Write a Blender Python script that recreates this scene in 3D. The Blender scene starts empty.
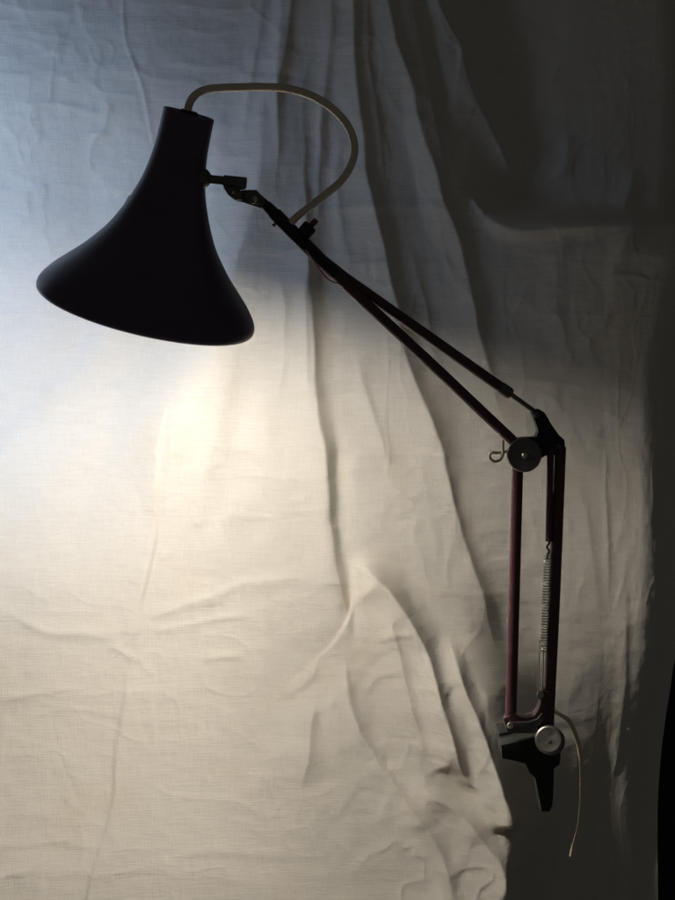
import bpy, bmesh, math
import numpy as np
from mathutils import Vector, Matrix

scene = bpy.context.scene
COL = scene.collection
rng = np.random.RandomState(7)

# ------------------------------------------------------------------ camera
F = 1100.0
PITCH = math.radians(8.0)
CAM = Vector((0.0, -1.10, 0.95))
cd = bpy.data.cameras.new('camera')
cam = bpy.data.objects.new('camera', cd)
COL.objects.link(cam)
cam.location = CAM
cam.rotation_euler = (math.pi / 2 - PITCH, 0, 0)
cd.sensor_fit = 'VERTICAL'
cd.angle = 2 * math.atan(450 / F)
cd.clip_start = 0.02
cd.clip_end = 60
scene.camera = cam
FWD = Vector((0, math.cos(PITCH), -math.sin(PITCH)))
UP = Vector((0, math.sin(PITCH), math.cos(PITCH)))


def W(px, py, y=0.0):
    """where a measured outline point lies on the upright plane y"""
    d = FWD * F + Vector((1, 0, 0)) * (px - 337.5) + UP * (450 - py)
    t = (y - CAM.y) / d.y
    return CAM + d * t


# ------------------------------------------------------------------ materials
def mat(name, col, rough=0.5, metal=0.0, spec=0.5, noise=0.0, nscale=60, bump=0.0, bscale=400, coat=0.0):
    m = bpy.data.materials.new(name)
    m.use_nodes = True
    nt = m.node_tree
    b = nt.nodes['Principled BSDF']
    b.inputs['Base Color'].default_value = (*col, 1)
    b.inputs['Roughness'].default_value = rough
    b.inputs['Metallic'].default_value = metal
    b.inputs['Specular IOR Level'].default_value = spec
    b.inputs['Coat Weight'].default_value = coat
    tc = nt.nodes.new('ShaderNodeTexCoord')
    if noise:
        n = nt.nodes.new('ShaderNodeTexNoise')
        n.inputs['Scale'].default_value = nscale
        n.inputs['Detail'].default_value = 6
        nt.links.new(tc.outputs['Object'], n.inputs['Vector'])
        r = nt.nodes.new('ShaderNodeMix')
        r.data_type = 'RGBA'
        r.inputs['A'].default_value = (*[c * (1 - noise) for c in col], 1)
        r.inputs['B'].default_value = (*[min(1, c * (1 + noise)) for c in col], 1)
        nt.links.new(n.outputs['Fac'], r.inputs['Factor'])
        nt.links.new(r.outputs['Result'], b.inputs['Base Color'])
        mr = nt.nodes.new('ShaderNodeMapRange')
        mr.inputs['To Min'].default_value = max(0.02, rough - 0.12)
        mr.inputs['To Max'].default_value = min(1, rough + 0.15)
        nt.links.new(n.outputs['Fac'], mr.inputs['Value'])
        nt.links.new(mr.outputs['Result'], b.inputs['Roughness'])
    if bump:
        n2 = nt.nodes.new('ShaderNodeTexNoise')
        n2.inputs['Scale'].default_value = bscale
        n2.inputs['Detail'].default_value = 3
        nt.links.new(tc.outputs['Object'], n2.inputs['Vector'])
        bp = nt.nodes.new('ShaderNodeBump')
        bp.inputs['Strength'].default_value = bump
        bp.inputs['Distance'].default_value = 0.001
        nt.links.new(n2.outputs['Fac'], bp.inputs['Height'])
        nt.links.new(bp.outputs['Normal'], b.inputs['Normal'])
    return m


M_SHADE = mat('aubergine_enamel', (0.085, 0.053, 0.115), 0.36, 0, 0.6, 0.3, 40, 0.05, 300)
M_INNER = mat('white_enamel', (0.78, 0.76, 0.72), 0.45)
M_TUBE = mat('burgundy_enamel', (0.085, 0.030, 0.040), 0.36, 0, 0.5, 0.25, 80, 0.05, 500)
M_BLACK = mat('black_plastic', (0.010, 0.012, 0.010), 0.5, 0, 0.4, 0.3, 90, 0.15, 600)
M_DARKMETAL = mat('dark_metal', (0.13, 0.13, 0.12), 0.42, 0.75, 0.5, 0.35, 120, 0.1, 700)
M_STEEL = mat('worn_steel', (0.50, 0.48, 0.44), 0.33, 1.0, 0.5, 0.3, 150, 0.15, 800)
M_BRASSY = mat('yellowed_steel', (0.72, 0.63, 0.48), 0.4, 0.3, 0.5, 0.25, 150)
M_CABLE = mat('grey_sleeve', (0.76, 0.68, 0.55), 0.30, 0.2, 0.5, 0.15, 60)
M_CORD = mat('cream_plastic', (0.74, 0.64, 0.44), 0.45, 0, 0.5, 0.15, 60)
M_WIRE = mat('pink_wire', (0.50, 0.25, 0.24), 0.5)
M_RED = mat('dull_red_tip', (0.16, 0.05, 0.045), 0.5)


def emis(name, col, s):
    m = bpy.data.materials.new(name)
    m.use_nodes = True
    nt = m.node_tree
    b = nt.nodes['Principled BSDF']
    b.inputs['Base Color'].default_value = (0.8, 0.8, 0.8, 1)
    b.inputs['Emission Color'].default_value = (*col, 1)
    b.inputs['Emission Strength'].default_value = s
    return m


M_BULB = emis('lit_bulb', (1.0, 0.925, 0.83), 228)

# ------------------------------------------------------------------ mesh helpers
BASE = W(548, 790, 0.0)
lamp = bpy.data.objects.new('desk_lamp', None)
COL.objects.link(lamp)
lamp.location = BASE
lamp.empty_display_size = 0.05
lamp['label'] = 'dark aubergine clamp-on desk lamp with trumpet shade and jointed arm in front of white cloth'
lamp['category'] = 'lamp'


def build(name, bm, m, parent=None, smooth=True, angle=40, offset=True, label=None):
    if offset:
        bmesh.ops.translate(bm, verts=bm.verts, vec=-BASE)
    bmesh.ops.recalc_face_normals(bm, faces=bm.faces)
    me = bpy.data.meshes.new(name)
    bm.to_mesh(me)
    bm.free()
    me.materials.append(m)
    if smooth:
        me.polygons.foreach_set('use_smooth', [True] * len(me.polygons))
        try:
            me.set_sharp_from_angle(angle=math.radians(angle))
        except Exception:
            pass
    o = bpy.data.objects.new(name, me)
    COL.objects.link(o)
    o.parent = parent
    if label:
        o['label'] = label
    return o


def catmull(pts, n=10):
    pts = [Vector(p) for p in pts]
    if len(pts) < 3:
        return pts
    P = [pts[0] * 2 - pts[1]] + pts + [pts[-1] * 2 - pts[-2]]
    out = []
    for i in range(1, len(P) - 2):
        a, b, c, d = P[i - 1], P[i], P[i + 1], P[i + 2]
        for k in range(n):
            t = k / n
            out.append(0.5 * ((2 * b) + (c - a) * t + (2 * a - 5 * b + 4 * c - d) * t * t + (3 * b - a - 3 * c + d) * t ** 3))
    out.append(pts[-1])
    return out


def tube(bm, pts, r, seg=16, cap=True):
    pts = [Vector(p) for p in pts]
    n = len(pts)
    rs = r if isinstance(r, (list, tuple)) else [r] * n
    up = None
    rings = []
    for i, p in enumerate(pts):
        d = (pts[min(i + 1, n - 1)] - pts[max(i - 1, 0)]).normalized()
        if up is None:
            up = Vector((0, 1, 0)) if abs(d.y) < 0.9 else Vector((0, 0, 1))
        u = (up - d * up.dot(d)).normalized()
        v = d.cross(u)
        up = u
        ring = [bm.verts.new(p + (u * math.cos(2 * math.pi * k / seg) + v * math.sin(2 * math.pi * k / seg)) * rs[i]) for k in range(seg)]
        rings.append(ring)
    for a, b in zip(rings, rings[1:]):
        for k in range(seg):
            bm.faces.new((a[k], a[(k + 1) % seg], b[(k + 1) % seg], b[k]))
    if cap:
        bm.faces.new(rings[0][::-1])
        bm.faces.new(rings[-1])
    return rings


def rod(bm, a, b, prof, seg=20):
    """turned piece along a-b; prof = [(fraction, radius)...]"""
    a, b = Vector(a), Vector(b)
    d = (b - a).normalized()
    u = Vector((0, 1, 0)) if abs(d.y) < 0.9 else Vector((0, 0, 1))
    u = (u - d * u.dot(d)).normalized()
    v = d.cross(u)
    rings = []
    for f, r in prof:
        c = a.lerp(b, f)
        rings.append([bm.verts.new(c + (u * math.cos(2 * math.pi * k / seg) + v * math.sin(2 * math.pi * k / seg)) * max(r, 1e-5)) for k in range(seg)])
    for x, y in zip(rings, rings[1:]):
        for k in range(seg):
            bm.faces.new((x[k], x[(k + 1) % seg], y[(k + 1) % seg], y[k]))
    bm.faces.new(rings[0][::-1])
    bm.faces.new(rings[-1])


def plate(bm, pxs, y0, y1, bev=0.0012):
    """outline extruded from y0 (front) to y1 (back), edges rounded"""
    t = bmesh.new()
    pts = [W(x, y, 0.0) for x, y in pxs]
    fr = [t.verts.new((p.x, y0, p.z)) for p in pts]
    bk = [t.verts.new((p.x, y1, p.z)) for p in pts]
    n = len(pts)
    t.faces.new(fr)
    t.faces.new(bk[::-1])
    for i in range(n):
        t.faces.new((fr[i], bk[i], bk[(i + 1) % n], fr[(i + 1) % n]))
    bmesh.ops.recalc_face_normals(t, faces=t.faces)
    if bev:
        bmesh.ops.bevel(t, geom=list(t.edges), offset=bev, segments=2, profile=0.6, affect='EDGES', clamp_overlap=True)
    me = bpy.data.meshes.new('tmp')
    t.to_mesh(me)
    t.free()
    bm.from_mesh(me)
    bpy.data.meshes.remove(me)


def arc(cx, cy, r, a0, a1, n=12):
    return [(cx + r * math.cos(math.radians(a0 + (a1 - a0) * i / n)), cy + r * math.sin(math.radians(a0 + (a1 - a0) * i / n))) for i in range(n + 1)]


MM = 0.001

# ------------------------------------------------------------------ lamp shade
TOP = W(189, 113.5, -0.012)
ax_im = Vector((-0.209, 0.0, -0.978))
TILT = math.radians(10)
AX = (W(148, 304, -0.012 + 0.196 * math.sin(TILT)) - TOP).normalized()
U = Vector((0, 1, 0))
U = (U - AX * U.dot(AX)).normalized()
V = AX.cross(U)


def lathe(bm, prof, seg=96, cap0=False, cap1=False):
    rings = []
    for t, r in prof:
        c = TOP + AX * (t * 0.98 * MM)
        rings.append([bm.verts.new(c + (U * math.cos(2 * math.pi * k / seg) + V * math.sin(2 * math.pi * k / seg)) * r * MM) for k in range(seg)])
    for a, b in zip(rings, rings[1:]):
        for k in range(seg):
            bm.faces.new((a[k], a[(k + 1) % seg], b[(k + 1) % seg], b[k]))
    if cap0:
        bm.faces.new(rings[0])
    if cap1:
        bm.faces.new(rings[-1])


def smooth_prof(p, n=6):
    return [(v.x, v.y) for v in catmull([Vector((a, b, 0)) for a, b in p], n)]


outer = smooth_prof([(0, 24.6), (18, 24.9), (34, 25.6), (48, 27.2), (62, 29.6), (76, 33.2), (92, 39), (108, 46), (123, 54), (137, 64), (150, 74.5), (162, 86), (174, 97.5), (184, 105.5), (191, 109.5), (196, 110.6)])
lip = [(199, 110.0), (200.6, 108.4), (200.8, 107.2)]
inner = [(199.4, 106.6)] + [(t, r - 2.4) for t, r in outer[::-1] if 8 < t < 194]
bm = bmesh.new()
lathe(bm, [(5.0, 22.0), (1.0, 22.4), (-0.6, 23.4)] + outer + lip)
shade = build('lamp_shade', bm, M_SHADE, lamp, angle=50)
bm = bmesh.new()
lathe(bm, [(200.8, 107.2)] + inner)
build('reflector', bm, M_INNER, shade, angle=60)
# bulb holder and bulb (the holder leans in the neck)
LEFT = (W(100, 200) - W(143, 209)).normalized()
BC = TOP + AX * 0.165 + LEFT * 0.046
H0 = TOP + AX * 0.030
BD = (BC - H0).normalized()
bm = bmesh.new()
rod(bm, H0, BC - BD * 0.062, [(0, 0.012), (0.05, 0.0145), (0.80, 0.0145), (0.84, 0.019), (0.97, 0.019), (1, 0.015)], 32)
build('bulb_holder', bm, M_BLACK, shade)
bm = bmesh.new()
prof = [(0, 0.0125), (0.18, 0.0128)]
LB = 0.0615 + 0.029
for i in range(15):
    an = math.radians(150 - i * 150 / 14)
    prof.append(((0.0615 + 0.029 * math.cos(an)) / LB, max(0.029 * math.sin(an), 0.00002)))
rod(bm, BC - BD * 0.0615, BC + BD * 0.029, prof, 36)
build('bulb', bm, M_BULB, shade)
# top grommet
bm = bmesh.new()
lathe(bm, [(3.5, 19), (1.2, 19), (0.6, 10), (-1.6, 9), (-2.8, 7.5), (-2.8, 4)], 32, True, True)
build('grommet', bm, M_BLACK, shade)

# ------------------------------------------------------------------ pivot bracket on the shade's flank
bm = bmesh.new()
rod(bm, W(201, 178, -0.006), W(210.5, 179.2, -0.006), [(0, 9.5 * MM), (0.45, 9.2 * MM), (0.75, 7.4 * MM), (1, 4.5 * MM)])
build('rosette', bm, M_DARKMETAL, shade)
bm = bmesh.new()
rod(bm, W(207, 178.8, -0.006), W(225, 180.8, -0.006), [(0, 4.2 * MM), (1, 4.2 * MM)])
rod(bm, W(223, 180.6, -0.006), W(246.5, 183.2, -0.006), [(0, 4.6 * MM), (0.04, 5.4 * MM), (0.95, 5.6 * MM), (1, 5.0 * MM)])
plate(bm, [(226, 184), (246, 186), (245, 190), (238, 191), (230, 193), (224, 189)], -0.0085, -0.0035, 0.0008)
build('pivot_pin', bm, M_DARKMETAL, lamp)
bm = bmesh.new()
plate(bm, [(223.5, 188), (230, 187), (240, 191), (248, 190), (257, 190.5), (262, 196), (266, 202), (261, 209), (253, 206), (244, 203), (236, 201), (229, 196)], -0.005, 0.003, 0.001)
plate(bm, [(225, 189), (232, 188), (243, 194), (243, 201), (236, 201), (229, 196)], -0.0105, -0.005, 0.001)
plate(bm, [(247, 191), (257, 190.5), (263, 197), (260, 205), (252, 204), (246, 199)], -0.009, -0.005, 0.001)
knuckle = build('knuckle', bm, M_DARKMETAL, lamp)
for cx, cy, rr in ((233, 192.5, 2.3), (255, 199, 2.8)):
    bm = bmesh.new()
    y = -0.0103 if cx < 240 else -0.0088
    rod(bm, W(cx, cy, y + 0.001), W(cx, cy, y - 0.0022), [(0, rr * MM), (0.7, rr * MM), (1, rr * 0.65 * MM)], 16)
    build('rivet', bm, M_STEEL, knuckle)

# ------------------------------------------------------------------ upper arm
bm = bmesh.new()
tube(bm, [W(257, 197), W(268, 207), W(278, 217.2)], [4.3 * MM, 4.6 * MM, 5.0 * MM], 18)
rod(bm, W(266, 205), W(273, 212), [(0, 5.1 * MM), (1, 5.6 * MM)])
build('arm_end', bm, M_BLACK, lamp)
bm = bmesh.new()
tube(bm, [W(272, 211.5), W(300, 240), W(326, 265.5), W(352, 290.5), W(430, 362.5), W(512, 440, 0.0), W(519, 447, 0.0)], 5.4 * MM, 22)
lower_tube = build('arm_tube', bm, M_TUBE, lamp)
bm = bmesh.new()
tube(bm, [W(276, 213, 0.008), W(322, 259.5, 0.0085), W(346, 278.5, 0.0085), W(430, 337.5, 0.0085), W(506, 391, 0.0085)], 5.4 * MM, 22)
build('arm_tube', bm, M_TUBE, lamp)
bm = bmesh.new()
rod(bm, W(500, 386.8, 0.0085), W(511, 394.5, 0.0085), [(0, 5.2 * MM), (0.08, 5.9 * MM), (0.8, 6.1 * MM), (1, 5.0 * MM)])
build('ferrule', bm, M_DARKMETAL, lamp)
bm = bmesh.new()
tube(bm, [W(508, 392.4, 0.0085), W(537, 413, 0.0085)], 2.4 * MM, 12)
build('push_rod', bm, M_DARKMETAL, lamp)
bm = bmesh.new()
tube(bm, [W(271, 210.5), W(274, 213.5), W(300, 240), W(326, 265.5), W(333, 272.2), W(336, 275)], [5.0 * MM, 6.1 * MM, 6.1 * MM, 6.1 * MM, 6.0 * MM, 5.5 * MM], 22)
build('arm_sleeve', bm, M_BLACK, lamp)
# wing knob on the arm, with red tip
bm = bmesh.new()
p0, p1 = W(299, 238.5, -0.001), W(311, 225.5, -0.001)
rod(bm, p0, p1, [(0, 4.0 * MM), (0.3, 4.0 * MM), (0.36, 7.2 * MM), (0.9, 7.6 * MM), (1, 6.2 * MM)], 10)
sw = build('switch', bm, M_BLACK, lamp, angle=25)
bm = bmesh.new()
rod(bm, W(309.5, 227.2, -0.001), W(316.5, 219.6, -0.001), [(0, 3.0 * MM), (0.9, 3.0 * MM), (1, 2.3 * MM)], 12)
build('switch_button', bm, M_RED, sw)
bm = bmesh.new()
tube(bm, [W(279, 219), W(274.5, 224.5), W(273, 226)], [1.4 * MM, 1.4 * MM, 2.0 * MM], 10)
build('screw', bm, M_DARKMETAL, lamp)
# flexible grey cable sleeve from the cap to the arm
bm = bmesh.new()
cp = [(187.5, 112, -0.014), (189, 105, -0.014), (193, 97.5, -0.013), (201, 91.5, -0.012), (214, 88.5, -0.011), (236, 87.5, -0.009), (262, 87, -0.006), (288, 88.8, -0.004), (312, 96, -0.003), (334, 110, -0.002), (349, 128, -0.001), (354.5, 148, -0.0), (351, 165, 0.0), (341, 181, 0.0), (326, 194, 0.0), (308, 208, 0.0), (296, 217.5, 0.0), (288, 226, 0.0)]
tube(bm, catmull([W(*c) for c in cp], 8), 3.85 * MM, 16)
build('cable_sleeve', bm, M_CABLE, lamp)
# pinkish wire looping below the sleeve
bm = bmesh.new()
wp = [(303, 246, -0.003), (309, 254, -0.006), (316, 264, -0.006), (324, 275, -0.006), (331, 281, -0.005), (340, 284.5, -0.004), (349, 290, -0.003)]
tube(bm, catmull([W(*c) for c in wp], 8), 0.9 * MM, 10)
build('wire', bm, M_WIRE, lamp)

# ------------------------------------------------------------------ elbow
bm = bmesh.new()
plate(bm, [(516, 439), (526, 438), (536, 437.5), (538, 431), (534.5, 421), (531.5, 414), (534, 410.5), (540, 409.5), (545, 413), (551, 424), (559, 435), (564.5, 440), (565, 452), (563, 456), (556, 455), (547, 455), (541, 458), (536, 466), (520, 468)], -0.002, 0.012, 0.0012)
elbow = build('elbow_plate', bm, M_BLACK, lamp)
bm = bmesh.new()
rod(bm, W(537, 415, 0.001), W(537, 415, -0.004), [(0, 3.6 * MM), (0.7, 3.6 * MM), (1, 2.6 * MM)], 16)
build('rivet', bm, M_DARKMETAL, elbow)
bm = bmesh.new()
rod(bm, W(558.5, 446, 0.001), W(558.5, 446, -0.004), [(0, 3.2 * MM), (0.7, 3.2 * MM), (1, 2.2 * MM)], 16)
build('rivet', bm, M_DARKMETAL, elbow)
bm = bmesh.new()
rod(bm, W(524, 455, 0.0), W(524, 455, -0.014), [(0, 16.4 * MM), (0.2, 17 * MM), (0.88, 17 * MM), (1.0, 16.0 * MM), (0.985, 14.6 * MM)], 48)
kn = build('elbow_knob', bm, M_DARKMETAL, lamp, angle=25)
bm = bmesh.new()
rod(bm, W(524, 455, -0.0095), W(524, 455, -0.0132), [(0, 17.2 * MM), (0.7, 17.3 * MM), (1, 16.6 * MM), (0.99, 15.4 * MM), (0.3, 15.2 * MM)], 48)
build('rim', bm, mat('rim_steel', (0.32, 0.31, 0.29), 0.35, 0.9, 0.5, 0.3, 150, 0.1, 800), kn, angle=30)
bm = bmesh.new()
rod(bm, W(525, 455.5, -0.0126), W(525, 455.5, -0.0156), [(0, 3.0 * MM), (0.6, 3.0 * MM), (1, 1.8 * MM)], 16)
build('screw', bm, M_STEEL, kn)
bm = bmesh.new()
hp = [(503, 440, -0.006), (502.8, 446, -0.007), (503, 454, -0.008), (500.5, 459.5, -0.008), (495, 461.5, -0.008), (490.5, 459, -0.008), (489.5, 455, -0.008), (492.5, 452.6, -0.008), (498, 452.8, -0.007), (504, 452, -0.005), (511, 450, -0.003)]
tube(bm, catmull([W(*c) for c in hp], 8), 1.45 * MM, 10)
build('hook', bm, M_BRASSY, lamp)

# ------------------------------------------------------------------ lower arm
bm = bmesh.new()
tube(bm, [W(517.6, 462, 0.003), W(514, 600, 0.003), W(510.5, 724, 0.003)], 5.8 * MM, 22)
build('arm_tube', bm, M_TUBE, lamp)
bm = bmesh.new()
tube(bm, [W(560, 447, 0.004), W(554, 600, 0.004), W(547.5, 735, 0.004)], 6.2 * MM, 22)
rt = build('arm_tube', bm, M_TUBE, lamp)
bm = bmesh.new()
tube(bm, [W(550.5, 448, 0.0), W(549.5, 500, 0.0), W(548.6, 541, 0.0)], 3.5 * MM, 16)
build('spring_rod', bm, M_TUBE, lamp)
bm = bmesh.new()
hp = [(548.4, 536, -0.003), (549.5, 542, -0.0042), (547, 547, -0.0042), (549, 551, -0.004), (547.5, 556, -0.002), (547, 560, -0.001)]
tube(bm, catmull([W(*c) for c in hp], 6), 1.1 * MM, 8)
build('spring_hook', bm, M_BLACK, lamp)
bm = bmesh.new()
a, b = W(547.3, 554, -0.001), W(543.6, 652, -0.001)
turns, pts = 36, []
ax = (b - a).normalized()
u = Vector((0, 1, 0)); v = ax.cross(u)
N = turns * 12
for i in range(N + 1):
    t = i / N
    an = 2 * math.pi * turns * t
    pts.append(a.lerp(b, t) + (u * math.cos(an) + v * math.sin(an)) * 3.3 * MM)
tube(bm, pts, 0.66 * MM, 6)
build('spring', bm, M_STEEL, lamp)
bm = bmesh.new()
tube(bm, [W(543.6, 650, -0.001), W(542.4, 692, -0.001)], 0.8 * MM, 8)
tube(bm, [W(539.5, 640, -0.001), W(538.2, 694, -0.001)], 0.6 * MM, 8)
build('spring_wire', bm, M_STEEL, lamp)
bm = bmesh.new()
rod(bm, W(540.6, 695, 0.001), W(540.6, 695, -0.006), [(0, 4.6 * MM), (0.7, 4.6 * MM), (1, 3.4 * MM)], 16)
build('spring_screw', bm, M_DARKMETAL, lamp)

# ------------------------------------------------------------------ base bracket (U shaped), knob, clamp
bm = bmesh.new()
inner_u = [(514, 706), (515, 712), (519, 716.5), (526, 717.5), (533, 715.5), (537.5, 710), (540, 703)]
plate(bm, [(504, 722), (505.5, 717), (510, 714)] + inner_u[1:] + [(541, 690), (553, 690), (553, 731), (545, 732.5), (512, 731), (506, 729)], -0.003, 0.010, 0.001)
brk = build('base_bracket', bm, M_TUBE, lamp)
bm = bmesh.new()
plate(bm, arc(510.5, 725.5, 5.2, 100, 270, 8) + [(528, 719.5), (536, 717), (541, 711), (543.5, 716), (538, 722.5), (535, 724), (540, 731), (525, 731.4)], -0.0062, -0.003, 0.0009)
build('strap', bm, M_DARKMETAL, brk)
bm = bmesh.new()
rod(bm, W(510.5, 725.5, -0.006), W(510.5, 725.5, -0.0086), [(0, 3.4 * MM), (0.6, 3.4 * MM), (1, 2.4 * MM)], 16)
build('rivet', bm, M_STEEL, brk)
bm = bmesh.new()
rod(bm, W(503.5, 718.5, 0.0), W(509, 718.5, 0.0), [(0, 2.6 * MM), (0.2, 3.5 * MM), (1, 3.5 * MM)], 14)
build('bolt', bm, M_TUBE, brk)
bm = bmesh.new()
ka, kb = W(551, 741, 0.004), W(548.6, 739.4, -0.017)
rod(bm, ka, kb, [(0, 13.5 * MM), (0.1, 14.8 * MM), (0.86, 14.8 * MM), (0.97, 13.6 * MM), (1.0, 12.2 * MM), (0.985, 9 * MM), (0.985, 3 * MM)], 48)
kn2 = build('clamp_knob', bm, mat('dull_steel', (0.26, 0.25, 0.22), 0.4, 0.9, 0.5, 0.3, 150, 0.15, 800), lamp, angle=25)
bm = bmesh.new()
tip = W(552, 742, -0.0165)
rod(bm, W(550, 741.5, -0.0155), W(549.6, 741.2, -0.0185), [(0, 2.4 * MM), (0.6, 2.4 * MM), (1, 1.5 * MM)], 12)
build('screw', bm, M_DARKMETAL, kn2)
bm = bmesh.new()
plate(bm, [(502, 747.5), (515, 744.5), (534, 740), (545, 736), (556, 738), (561.5, 746), (562, 760), (561, 767.5), (556, 771), (536, 781), (530, 775), (526.5, 766.5), (514, 763.5), (502.5, 761)], 0.006, 0.030, 0.0018)
plate(bm, [(535, 768), (556, 768), (555.6, 786), (555, 802), (554, 810), (551.5, 816), (543, 816), (541, 806), (538.5, 792), (536, 780)], 0.0085, 0.026, 0.0018)
clamp = build('clamp', bm, M_BLACK, lamp)
bm = bmesh.new()
plate(bm, [(503, 744.5), (530, 739.5), (530, 761), (504, 758)], 0.0295, 0.058, 0.002)
build('clamp_jaw', bm, M_BLACK, clamp)
# power cord
bm = bmesh.new()
cp = [(551, 708, 0.012), (556, 712, 0.012), (562, 715.5, 0.014), (568, 720, 0.018), (574, 731, 0.022), (579, 746, 0.026), (581.5, 765, 0.028), (582, 790, 0.03), (581, 808, 0.03), (579.5, 824, 0.03), (576, 838, 0.028), (573, 848, 0.026), (571.5, 856, 0.024)]
pts = catmull([W(*c) for c in cp], 8)
for s in (-1, 1):
    tube(bm, [p + Vector((s * 0.0013, s * 0.0008, 0)) for p in pts], 1.4 * MM, 10)
build('power_cord', bm, M_CORD, lamp)

# ------------------------------------------------------------------ cloth
PX0, PX1 = -340, 900


def smst(x, a, b):
    t = np.clip((x - a) / (b - a), 0, 1)
    return t * t * (3 - 2 * t)


YB = 0.43
# lateral position/height on the hanging cloth, measured in millimetre-like units (U to the right, T downwards)
Sx = (YB - CAM.y) / 1.1        # spread of the measured outline at the cloth's mean distance
STEP = 1.6
gx = np.arange(-420, 760, STEP)
gy = np.arange(-330, 1240, STEP)
GX, GY = np.meshgrid(gx, gy)


def vnoise(x, y, seed):
    r = np.random.RandomState(seed)
    tab = r.rand(256, 256)
    xi = np.floor(x).astype(int); yi = np.floor(y).astype(int)
    fx = x - xi; fy = y - yi
    fx = fx * fx * fx * (fx * (fx * 6 - 15) + 10); fy = fy * fy * fy * (fy * (fy * 6 - 15) + 10)
    g = lambda a, b: tab[a % 256, b % 256]
    return (g(xi, yi) * (1 - fx) * (1 - fy) + g(xi + 1, yi) * fx * (1 - fy) + g(xi, yi + 1) * (1 - fx) * fy + g(xi + 1, yi + 1) * fx * fy) * 2 - 1


def fbm(x, y, seed, o=4, gain=0.5):
    s = 0; a = 1
    for k in range(o):
        s = s + a * vnoise(x * 2 ** k + 13.7 * k, y * 2 ** k + 7.1 * k, seed + k)
        a *= gain
    return s


# slow wandering so that no fold line is drawn with a ruler
QX = GX + 5 * fbm(GX / 90, GY / 90, 3, 3)
QY = GY + 5 * fbm(GX / 90, GY / 90, 9, 3)


def polydist(pts, X, Y, n=6):
    c = catmull([Vector((a, b, 0)) for a, b in pts], n)
    best = np.full(X.shape, 1e9); sgn = np.zeros(X.shape); par = np.zeros(X.shape)
    L = [0]
    for a, b in zip(c, c[1:]):
        L.append(L[-1] + (b - a).length)
    for i, (a, b) in enumerate(zip(c, c[1:])):
        dx, dy = b.x - a.x, b.y - a.y
        l2 = dx * dx + dy * dy + 1e-9
        t = np.clip(((X - a.x) * dx + (Y - a.y) * dy) / l2, 0, 1)
        ex = X - (a.x + t * dx); ey = Y - (a.y + t * dy)
        d = ex * ex + ey * ey
        cr = dx * ey - dy * ex         # <0 : to the right of a downward line
        m = d < best
        best = np.where(m, d, best)
        sgn = np.where(m, np.where(cr < 0, 1.0, -1.0), sgn)
        par = np.where(m, (L[i] + t * math.sqrt(l2)) / L[-1], par)
    return np.sqrt(best) * sgn, par


H = np.zeros(GX.shape)   # millimetres towards the viewer


def ridge(pts, amp, wl, wr, t0=0.15, t1=0.15, p=1.6, warp=True):
    """a fold: crest along pts, widths to its left and right"""
    global H
    ym = max(q[1] for q in pts)
    if abs(amp) > 12:
        p = 1.15
        amp *= 1.25 if ym < 700 else 1.25
    elif min(q[1] for q in pts) > 480 and max(q[0] for q in pts) < 335:
        amp *= 1.1
    big = 3.2 * max(wl, wr) + 20
    xs = [q[0] for q in pts]; ys = [q[1] for q in pts]
    i0 = max(0, int((min(ys) - big - gy[0]) / STEP)); i1 = int((max(ys) + big - gy[0]) / STEP) + 1
    j0 = max(0, int((min(xs) - big - gx[0]) / STEP)); j1 = int((max(xs) + big - gx[0]) / STEP) + 1
    if i1 <= 0 or j1 <= 0:
        return
    sl = (slice(i0, i1), slice(j0, j1))
    X, Y = (QX[sl], QY[sl]) if warp else (GX[sl], GY[sl])
    d, s = polydist(pts, X, Y)
    w = np.where(d < 0, wl, wr)
    tap = np.ones_like(s)
    if t0:
        tap = tap * smst(s, 0, t0)
    if t1:
        tap = tap * smst(1 - s, 0, t1)
    H[sl] += amp * tap * np.exp(-np.abs(d / w) ** p)


# --- the lie of the cloth: upright behind the lamp, running forward below, falling back at the lower right
d, s = polydist([(395, 300), (440, 430), (470, 540), (504, 660), (520, 740), (530, 830), (528, 960), (540, 1240)], QX, QY, 8)
wid = 34 + 75 * smst(-GY, -700, -420)
left = 1 - smst(d, -wid * 0.8, wid)
tt = np.clip((GY - 370 - 112 * smst(GX, 150, 560)) / 500, 0, None)
fwd = np.where(tt < 1, 375 * tt ** 1.4, 375 + 375 * 1.2 * (tt - 1))
fwd = np.minimum(fwd, 560)
H += fwd * (0.12 + 0.88 * left)
H -= 85 * smst(GX, 525, 640) * smst(GY, 600, 900)
H += 46 * smst(GX, 470, 760) * smst(GY, 190, 260) * (1 - 1.3 * smst(GY, 520, 820))
# left part hangs nearer, and drops back again beyond the slanting edge
d, s = polydist([(300, -330), (288, 0), (264, 120), (243, 250), (214, 345), (186, 420), (160, 520), (140, 640), (120, 800)], QX, QY, 8)
H -= 66 * smst(-d, 0, 85) * (1 - smst(GY, 400, 620)) * smst(GY, 60, 260)
d, s = polydist([(175, 262), (108, 336), (78, 374), (40, 414), (-4, 458), (-90, 540), (-200, 640)], QX, QY, 8)
H -= 16 * smst(-d, 0, 30) * smst(170 - GX, 20, 110) * (1 - smst(-d, 60, 260))
H += 60 * smst(-GX, -130, 420)
# hollow at the upper right above a lip of cloth
d, s = polydist([(468, 150), (480, 206), (532, 219), (598, 214), (648, 200), (720, 170)], QX, QY, 8)
hol = smst(GX + 0.28 * (200 - GY), 455, 545) * (1 - smst(GY - 0.02 * (GX - 500), 196, 226))
H -= 64 * hol

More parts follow.
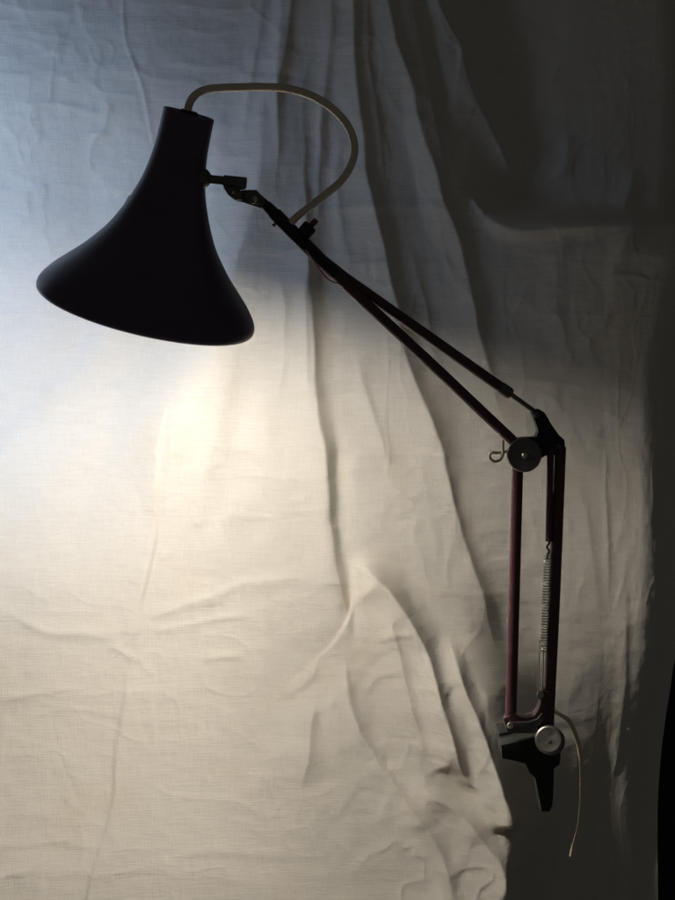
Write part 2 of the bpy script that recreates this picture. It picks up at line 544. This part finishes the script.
# --- long folds falling from the upper middle
ridge([(306, -120), (292, 0), (266, 120), (243, 250), (216, 345), (186, 420), (160, 520), (140, 640)], 11.5, 16, 34, 0.1, 0.3, 1.5)
ridge([(275, -120), (281, 20), (283, 90), (279, 170)], 6, 7, 9, 0.1, 0.4)
ridge([(312, 20), (304, 180), (314, 330), (320, 430), (340, 560), (352, 650)], 13, 40, 8, 0.5, 0.15, 1.5)
ridge([(330, 400), (338, 500), (352, 600), (356, 650)], -9, 7, 10, 0.3, 0.25, 1.7)
ridge([(345, -120), (352, 10), (362, 110), (378, 210), (398, 320), (428, 420), (452, 500), (480, 590), (508, 690)], 16, 24, 12, 0.1, 0.15, 1.5)
ridge([(378, -120), (387, 0), (419, 116), (444, 202), (466, 300), (486, 372), (520, 460)], 14, 22, 13, 0.1, 0.3, 1.5)
ridge([(404, -120), (428, 20), (446, 110), (462, 190)], -9, 12, 14, 0.1, 0.4)
ridge([(418, -120), (440, 0), (462, 50), (494, 126), (526, 202)], 22, 20, 13, 0.1, 0.18, 1.5)
ridge([(462, -30), (461, 20), (463, 60), (459, 90)], 5, 3.5, 3.5, 0.2, 0.4)
ridge([(400, 60), (408, 130), (420, 200), (428, 260)], -7, 12, 12, 0.3, 0.3)
ridge([(430, 430), (462, 520), (492, 600), (520, 680)], -6, 14, 14, 0.3, 0.3)
ridge([(256, -100), (262, 10), (252, 90), (240, 170)], 3.5, 8, 5, 0.2, 0.4)
ridge([(325, -60), (330, 40), (326, 120), (318, 210), (312, 300)], 5, 9, 6, 0.1, 0.4)
ridge([(345, 120), (342, 200), (352, 300)], 3, 7, 6, 0.3, 0.4)
ridge([(325, 92), (322, 140), (318, 170)], 2.4, 2.6, 2.6, 0.3, 0.4)
ridge([(300, 216), (380, 208), (470, 214)], 2.5, 5, 8, 0.3, 0.3)
ridge([(236, 330), (222, 400), (206, 470), (200, 540)], 6, 22, 18, 0.25, 0.4)
ridge([(262, 360), (268, 460), (258, 560)], 4, 20, 16, 0.3, 0.4)
ridge([(292, -40), (288, 60), (278, 140), (268, 210)], 3.5, 7, 3.5, 0.2, 0.3, 1.2)
ridge([(362, -60), (370, 60), (384, 150), (400, 230)], 3.5, 8, 4, 0.2, 0.4, 1.2)
ridge([(404, -60), (424, 60), (442, 150), (456, 230)], 3.0, 8, 4, 0.2, 0.4, 1.2)
ridge([(312, 230), (306, 320), (312, 420)], 3.5, 9, 4, 0.3, 0.4, 1.2)
ridge([(282, 260), (286, 340), (276, 430)], 3, 10, 5, 0.3, 0.4, 1.2)
ridge([(356, 330), (372, 420), (398, 500)], 4, 14, 6, 0.3, 0.4, 1.2)
ridge([(404, 230), (424, 330), (450, 420)], 3.5, 12, 5, 0.3, 0.4, 1.2)
ridge([(610, 430), (604, 520), (612, 610)], 3, 12, 6, 0.3, 0.4, 1.2)
ridge([(580, 470), (588, 560), (600, 640)], 2.5, 10, 6, 0.3, 0.4, 1.2)
# --- lip and little creases at the right
ridge([(470, 206), (500, 226), (540, 231), (600, 224), (650, 206)], 12, 8, 13, 0.2, 0.25, 1.6)
ridge([(476, 198), (480, 209), (487, 218)], 6, 4, 4, 0.3, 0.3)
ridge([(474, 232), (510, 236), (560, 236)], 2.0, 3.5, 3.5, 0.3, 0.3)
ridge([(556, 180), (574, 160), (577, 120)], 5, 9, 6, 0.3, 0.4)
ridge([(660, 150), (640, 210), (612, 262), (592, 278)], 12, 12, 15, 0.25, 0.35)
ridge([(590, 276), (632, 280), (668, 282)], 2.2, 3, 3, 0.3, 0.2)
ridge([(478, 382), (520, 383), (556, 386), (578, 388), (596, 398)], 2.6, 3, 4, 0.2, 0.35)
ridge([(540, 396), (556, 402), (566, 414)], 2.4, 4, 4, 0.3, 0.3)
ridge([(612, 300), (594, 330), (576, 362)], 3, 5, 8, 0.3, 0.3)
ridge([(548, 235), (552, 300), (566, 352)], 2.5, 10, 6, 0.3, 0.3)
ridge([(640, 560), (648, 700), (645, 840)], 4, 16, 7, 0.3, 0.3)
# right border of the sheet rolls back

# --- heap at the lower middle
ridge([(350, 562), (370, 566), (392, 586), (422, 640), (444, 704), (462, 764), (470, 800)], 32, 34, 7, 0.12, 0.25)
ridge([(338, 640), (352, 690), (372, 740), (400, 790), (440, 850), (452, 910)], 12, 22, 5, 0.25, 0.2, 1.25)
ridge([(446, 630), (470, 692), (494, 760), (514, 832)], 30, 24, 7, 0.2, 0.08)
ridge([(404, 772), (440, 800), (474, 830), (500, 864), (516, 920)], 20, 26, 6, 0.2, 0.2)
ridge([(430, 880), (452, 905), (470, 950)], 10, 16, 8, 0.3, 0.3, 1.25)
ridge([(386, 600), (398, 650), (412, 700), (428, 750)], 6, 14, 4, 0.3, 0.3, 1.25)
ridge([(478, 690), (496, 720), (506, 745)], 6, 10, 6, 0.3, 0.3, 1.25)
ridge([(456, 770), (478, 790), (496, 812)], 5, 9, 6, 0.3, 0.3, 1.25)
ridge([(320, 690), (312, 740), (298, 796)], 7, 24, 7, 0.3, 0.35, 1.3)
ridge([(372, 640), (394, 630), (414, 622)], 2.5, 4, 4, 0.3, 0.3)
ridge([(366, 690), (384, 672), (402, 664)], 2, 4, 4, 0.3, 0.3)
ridge([(420, 780), (436, 764), (452, 756)], 3, 5, 5, 0.3, 0.3)
ridge([(436, 690), (450, 676), (464, 670)], 2.5, 4, 4, 0.3, 0.3)

# --- left side
ridge([(70, 330), (60, 300), (40, 270)], -3, 14, 14, 0.3, 0.3)
ridge([(116, -60), (124, 20), (138, 76), (151, 136), (160, 200)], 1.5, 1.6, 2.2, 0.1, 0.3)
ridge([(163, 388), (158, 470), (148, 540), (136, 610), (136, 656)], 4.5, 14, 3.2, 0.2, 0.12)
ridge([(166, 400), (160, 480), (150, 550), (139, 620)], -3, 3, 6, 0.2, 0.2)
ridge([(124, 668), (128, 690), (118, 760), (104, 830), (90, 905), (80, 990)], 6.5, 3.5, 26, 0.1, 0.1)
ridge([(110, 640), (126, 654), (136, 658)], 3, 4, 4, 0.3, 0.3)
ridge([(138, 622), (180, 606), (250, 586), (330, 570)], 2.6, 6, 5, 0.15, 0.3)
ridge([(140, 636), (200, 622), (262, 612)], 2.0, 5, 4, 0.2, 0.3)
ridge([(196, 662), (226, 658), (252, 657)], 2.0, 3.2, 3.6, 0.25, 0.3)
ridge([(280, 700), (300, 690), (322, 660)], 2.2, 5, 5, 0.3, 0.3)
ridge([(0, 612), (44, 626), (90, 628), (128, 640)], 2.8, 6, 6, 0.2, 0.3)
ridge([(-10, 690), (40, 688), (86, 684)], 1.4, 4, 4, 0.2, 0.3)
ridge([(-30, 836), (40, 838), (86, 830)], 2.0, 5, 6, 0.2, 0.3)
ridge([(-20, 868), (30, 862), (60, 846)], 1.8, 5, 6, 0.2, 0.3)
ridge([(160, 864), (220, 852), (300, 856)], 1.8, 6, 7, 0.3, 0.3)
ridge([(20, 500), (70, 506), (130, 492)], 2.4, 18, 14, 0.3, 0.3)
ridge([(205, 566), (230, 520), (262, 480)], 3.0, 16, 16, 0.3, 0.3)
# creases of the upper left
for pts, a in (([(10, 108), (60, 100), (96, 108), (124, 96)], 2.2), ([(28, 142), (80, 126), (118, 124)], 1.8),
               ([(76, 140), (100, 120), (116, 90)], 1.7), ([(-10, 196), (50, 178), (110, 186), (150, 172)], 1.5),
               ([(4, 250), (40, 240), (84, 232)], 1.5), ([(20, 56), (70, 44), (110, 30)], 1.2),
               ([(160, 60), (210, 66), (262, 56)], 1.2), ([(212, 250), (232, 236), (244, 214)], 1.8),
               ([(176, 22), (214, 30), (260, 14)], 1.1), ([(-30, 320), (14, 312), (44, 318)], 1.6)):
    ridge(pts, a, 3.2, 4.2, 0.25, 0.35)

# --- random soft wrinkles and cockling
r2 = np.random.RandomState(21)
for k in range(130):
    x, y = r2.uniform(-380, 660), r2.uniform(-250, 1150)
    ln = r2.uniform(22, 85); an = r2.normal(0, 0.35) if r2.rand() < 0.65 else r2.normal(1.45, 0.25)
    c, sn = math.cos(an), math.sin(an); bend = r2.normal(0, 7)
    ridge([(x - c * ln, y - sn * ln), (x - sn * bend, y + c * bend), (x + c * ln, y + sn * ln)],
          r2.choice([-1, 1]) * r2.uniform(0.3, 0.95), r2.uniform(2.2, 5.5), r2.uniform(2.2, 5.5), 0.35, 0.35)
def crumple(sx, sy, seed, e=2.2):
    n = fbm(GX / sx + 0.3 * fbm(GX / 60, GY / 60, seed + 50, 2), GY / sy, seed, 3, 0.45)
    return (1 - np.clip(np.abs(n) * 1.5, 0, 1)) ** e


heap = smst(GX + 0.25 * (GY - 700), 330, 430) * (1 - smst(GX, 500, 540)) * smst(GY, 560, 660)
H += heap * (3.5 * crumple(95, 150, 61) + 1.3 * crumple(46, 60, 71) - 3)
H += (1 - heap) * (1.1 * crumple(120, 60, 81) + 0.9 * crumple(60, 150, 91))
H += heap * (2.4 * crumple(64, 100, 111, 7) + 1.1 * crumple(34, 44, 121, 6))
H += (1 - heap) * (1.0 * crumple(150, 70, 131, 9) * smst(-GX, -420, -300) + 1.0 * crumple(70, 170, 141, 9) * smst(GX, 250, 350))
upl = smst(-GX, -300, -180) * smst(-GY, -330, -200)
H += upl * 1.0 * crumple(70, 34, 101)
H += 3.2 * fbm(GX / 120, GY / 150, 31, 3) + 0.55 * fbm(GX / 26, GY / 12, 41, 3) + 0.35 * fbm(GX / 11, GY / 30, 51, 3)

# --- into the world: (outline on the plane y=YB) then pushed along y; mean slope keeps the outlines in register
Hs = H * MM
zc = CAM.z - math.tan(PITCH) * (YB - CAM.y)
cosp, sinp = math.cos(PITCH), math.sin(PITCH)
# smooth part of the relief used to set the sheet's fall (a sheet that comes forward hangs shorter)
low = (fwd * (0.12 + 0.88 * left)) * MM
YY = YB - low
# hem: the right border wanders
edge = 722 - 40 * smst(gy, 150, 420) + 4 * smst(gy, 480, 800) + 1.2 * np.sin(gy / 67.0)
GXE = np.where(GX > 600, 600 + (GX - 600) * (edge[:, None] - 600) / (gx[-1] - 600), GX)
H -= 50 * smst(GXE - edge[:, None], -50, 2)
Hs = H * MM
dxx = GXE - 337.5
dzz = 450 - GY
dy_ = F * cosp + dzz * sinp
t_ = (YY - CAM.y) / dy_
XX = CAM.x + dxx * t_
ZZ = CAM.z + (-F * sinp + dzz * cosp) * t_
YW = YB - Hs
co = np.stack([XX, YW, ZZ], -1).reshape(-1, 3)
ny, nx = GX.shape
idx = np.arange(ny * nx).reshape(ny, nx)
keep = np.ones((ny - 1, nx - 1), bool)
quads = np.stack([idx[:-1, :-1], idx[1:, :-1], idx[1:, 1:], idx[:-1, 1:]], -1)[keep]
used = np.unique(quads)
remap = -np.ones(ny * nx, int); remap[used] = np.arange(len(used))
quads = remap[quads]; co = co[used]
uv = np.stack([GX, GY], -1).reshape(-1, 2)[used] * MM
me = bpy.data.meshes.new('backdrop_cloth')
me.vertices.add(len(co)); me.vertices.foreach_set('co', co.ravel())
me.loops.add(quads.size); me.loops.foreach_set('vertex_index', quads.ravel().astype(np.int32))
me.polygons.add(len(quads)); me.polygons.foreach_set('loop_start', np.arange(0, quads.size, 4, dtype=np.int32))
me.polygons.foreach_set('use_smooth', np.ones(len(quads), bool))
ul = me.uv_layers.new(name='threads')
ul.data.foreach_set('uv', uv[quads.ravel()].ravel())
me.update(); me.validate()
cloth = bpy.data.objects.new('backdrop_cloth', me)
COL.objects.link(cloth)
cloth['label'] = 'off-white cotton sheet hung in folds and heaped behind the lamp'
cloth['category'] = 'cloth'


def cloth_mat():
    m = bpy.data.materials.new('cotton')
    m.use_nodes = True
    nt = m.node_tree; N = nt.nodes; L = nt.links
    b = N['Principled BSDF']
    b.inputs['Roughness'].default_value = 0.92
    b.inputs['Specular IOR Level'].default_value = 0.12
    b.inputs['Sheen Weight'].default_value = 0.08
    uvn = N.new('ShaderNodeUVMap'); uvn.uv_map = 'threads'

    def noise(sx, sy, detail, rough=0.55):
        mp = N.new('ShaderNodeMapping'); mp.inputs['Scale'].default_value = (sx, sy, 1)
        L.new(uvn.outputs['UV'], mp.inputs['Vector'])
        n = N.new('ShaderNodeTexNoise'); n.inputs['Scale'].default_value = 1.0
        n.inputs['Detail'].default_value = detail; n.inputs['Roughness'].default_value = rough
        L.new(mp.outputs['Vector'], n.inputs['Vector'])
        return n.outputs['Fac']

    def math_(op, a, b_):
        x = N.new('ShaderNodeMath'); x.operation = op
        for i, q in enumerate((a, b_)):
            if isinstance(q, (int, float)):
                x.inputs[i].default_value = q
            else:
                L.new(q, x.inputs[i])
        return x.outputs[0]
    weft = noise(70, 1150, 2)      # threads running across
    warp = noise(1000, 60, 2)      # threads running down
    slub = noise(25, 420, 3)
    blot = noise(9, 7, 4)
    thr = math_('ADD', weft, math_('MULTIPLY', warp, 0.8))
    thr = math_('ADD', thr, math_('MULTIPLY', slub, 0.8))
    bp = N.new('ShaderNodeBump'); bp.inputs['Strength'].default_value = 0.62; bp.inputs['Distance'].default_value = 0.0009
    L.new(thr, bp.inputs['Height'])
    L.new(bp.outputs['Normal'], b.inputs['Normal'])
    mr = N.new('ShaderNodeMapRange')
    mr.inputs['From Min'].default_value = 0.9; mr.inputs['From Max'].default_value = 1.7
    L.new(thr, mr.inputs['Value'])
    mx = N.new('ShaderNodeMix'); mx.data_type = 'RGBA'
    mx.inputs['A'].default_value = (0.66, 0.62, 0.545, 1); mx.inputs['B'].default_value = (0.75, 0.715, 0.64, 1)
    L.new(mr.outputs['Result'], mx.inputs['Factor'])
    # faint yellow age stains
    st = N.new('ShaderNodeMapRange'); st.inputs['From Min'].default_value = 0.55; st.inputs['From Max'].default_value = 0.75
    st.inputs['To Max'].default_value = 0.5
    L.new(blot, st.inputs['Value'])
    m2 = N.new('ShaderNodeMix'); m2.data_type = 'RGBA'; m2.blend_type = 'MULTIPLY'
    m2.inputs['B'].default_value = (0.93, 0.87, 0.74, 1)
    L.new(st.outputs['Result'], m2.inputs['Factor']); L.new(mx.outputs['Result'], m2.inputs['A'])
    L.new(m2.outputs['Result'], b.inputs['Base Color'])
    return m


me.materials.append(cloth_mat())

# loose thread end tied at the long crease (part of the sheet)
from mathutils.bvhtree import BVHTree
bvh = BVHTree.FromPolygons([Vector(c) for c in co], quads.tolist())


def on_cloth(px, py, lift=0.0):
    d = (W(px, py, 0.5) - CAM).normalized()
    h = bvh.ray_cast(CAM, d)
    return h[0] - d * lift


bm = bmesh.new()
for pl in ([(110, 659), (116, 656), (122, 652), (127, 657), (134, 657)], [(119, 650), (122, 654), (127, 660), (129, 664)]):
    tube(bm, catmull([on_cloth(x, y, 0.0002) for x, y in pl], 5), 0.55 * MM, 8)
build('thread_knot', bm, cloth.data.materials[0], cloth, offset=False)

# ------------------------------------------------------------------ dark room wall behind
bm = bmesh.new()
vs = [bm.verts.new(p) for p in ((-2.5, 0.62, -1.5), (2.5, 0.62, -1.5), (2.5, 0.62, 2.8), (-2.5, 0.62, 2.8))]
bm.faces.new(vs)
wall = build('wall', bm, mat('dark_wall', (0.022, 0.02, 0.018), 0.9, 0, 0.2, 0.3, 8, 0.2, 60), None, False, offset=False)
wall['kind'] = 'structure'

# ------------------------------------------------------------------ light
w = bpy.data.worlds.new('World')
scene.world = w
w.use_nodes = True
bg = w.node_tree.nodes['Background']
bg.inputs['Color'].default_value = (1.0, 0.95, 0.88, 1)
bg.inputs['Strength'].default_value = 0.028

ld = bpy.data.lights.new('window_light', 'AREA')
ld.shape = 'RECTANGLE'; ld.size = 0.3; ld.size_y = 0.5
ld.energy = 1.55
ld.spread = math.radians(104)
ld.color = (0.47, 0.65, 1.0)
lo = bpy.data.objects.new('window_light', ld)
COL.objects.link(lo)
lo.location = (-0.74, 0.0, 1.03)
tgt = Vector((-0.60, 0.40, 1.00))
lo.rotation_euler = (tgt - Vector(lo.location)).to_track_quat('-Z', 'Y').to_euler()

# ------------------------------------------------------------------ render
scene.render.engine = 'CYCLES'
scene.cycles.max_bounces = 8
scene.cycles.diffuse_bounces = 5
scene.render.resolution_x = 768
scene.render.resolution_y = 1024
vs_ = scene.view_settings
vs_.view_transform = 'Standard'
vs_.look = 'None'
vs_.exposure = 0
vs_.gamma = 1
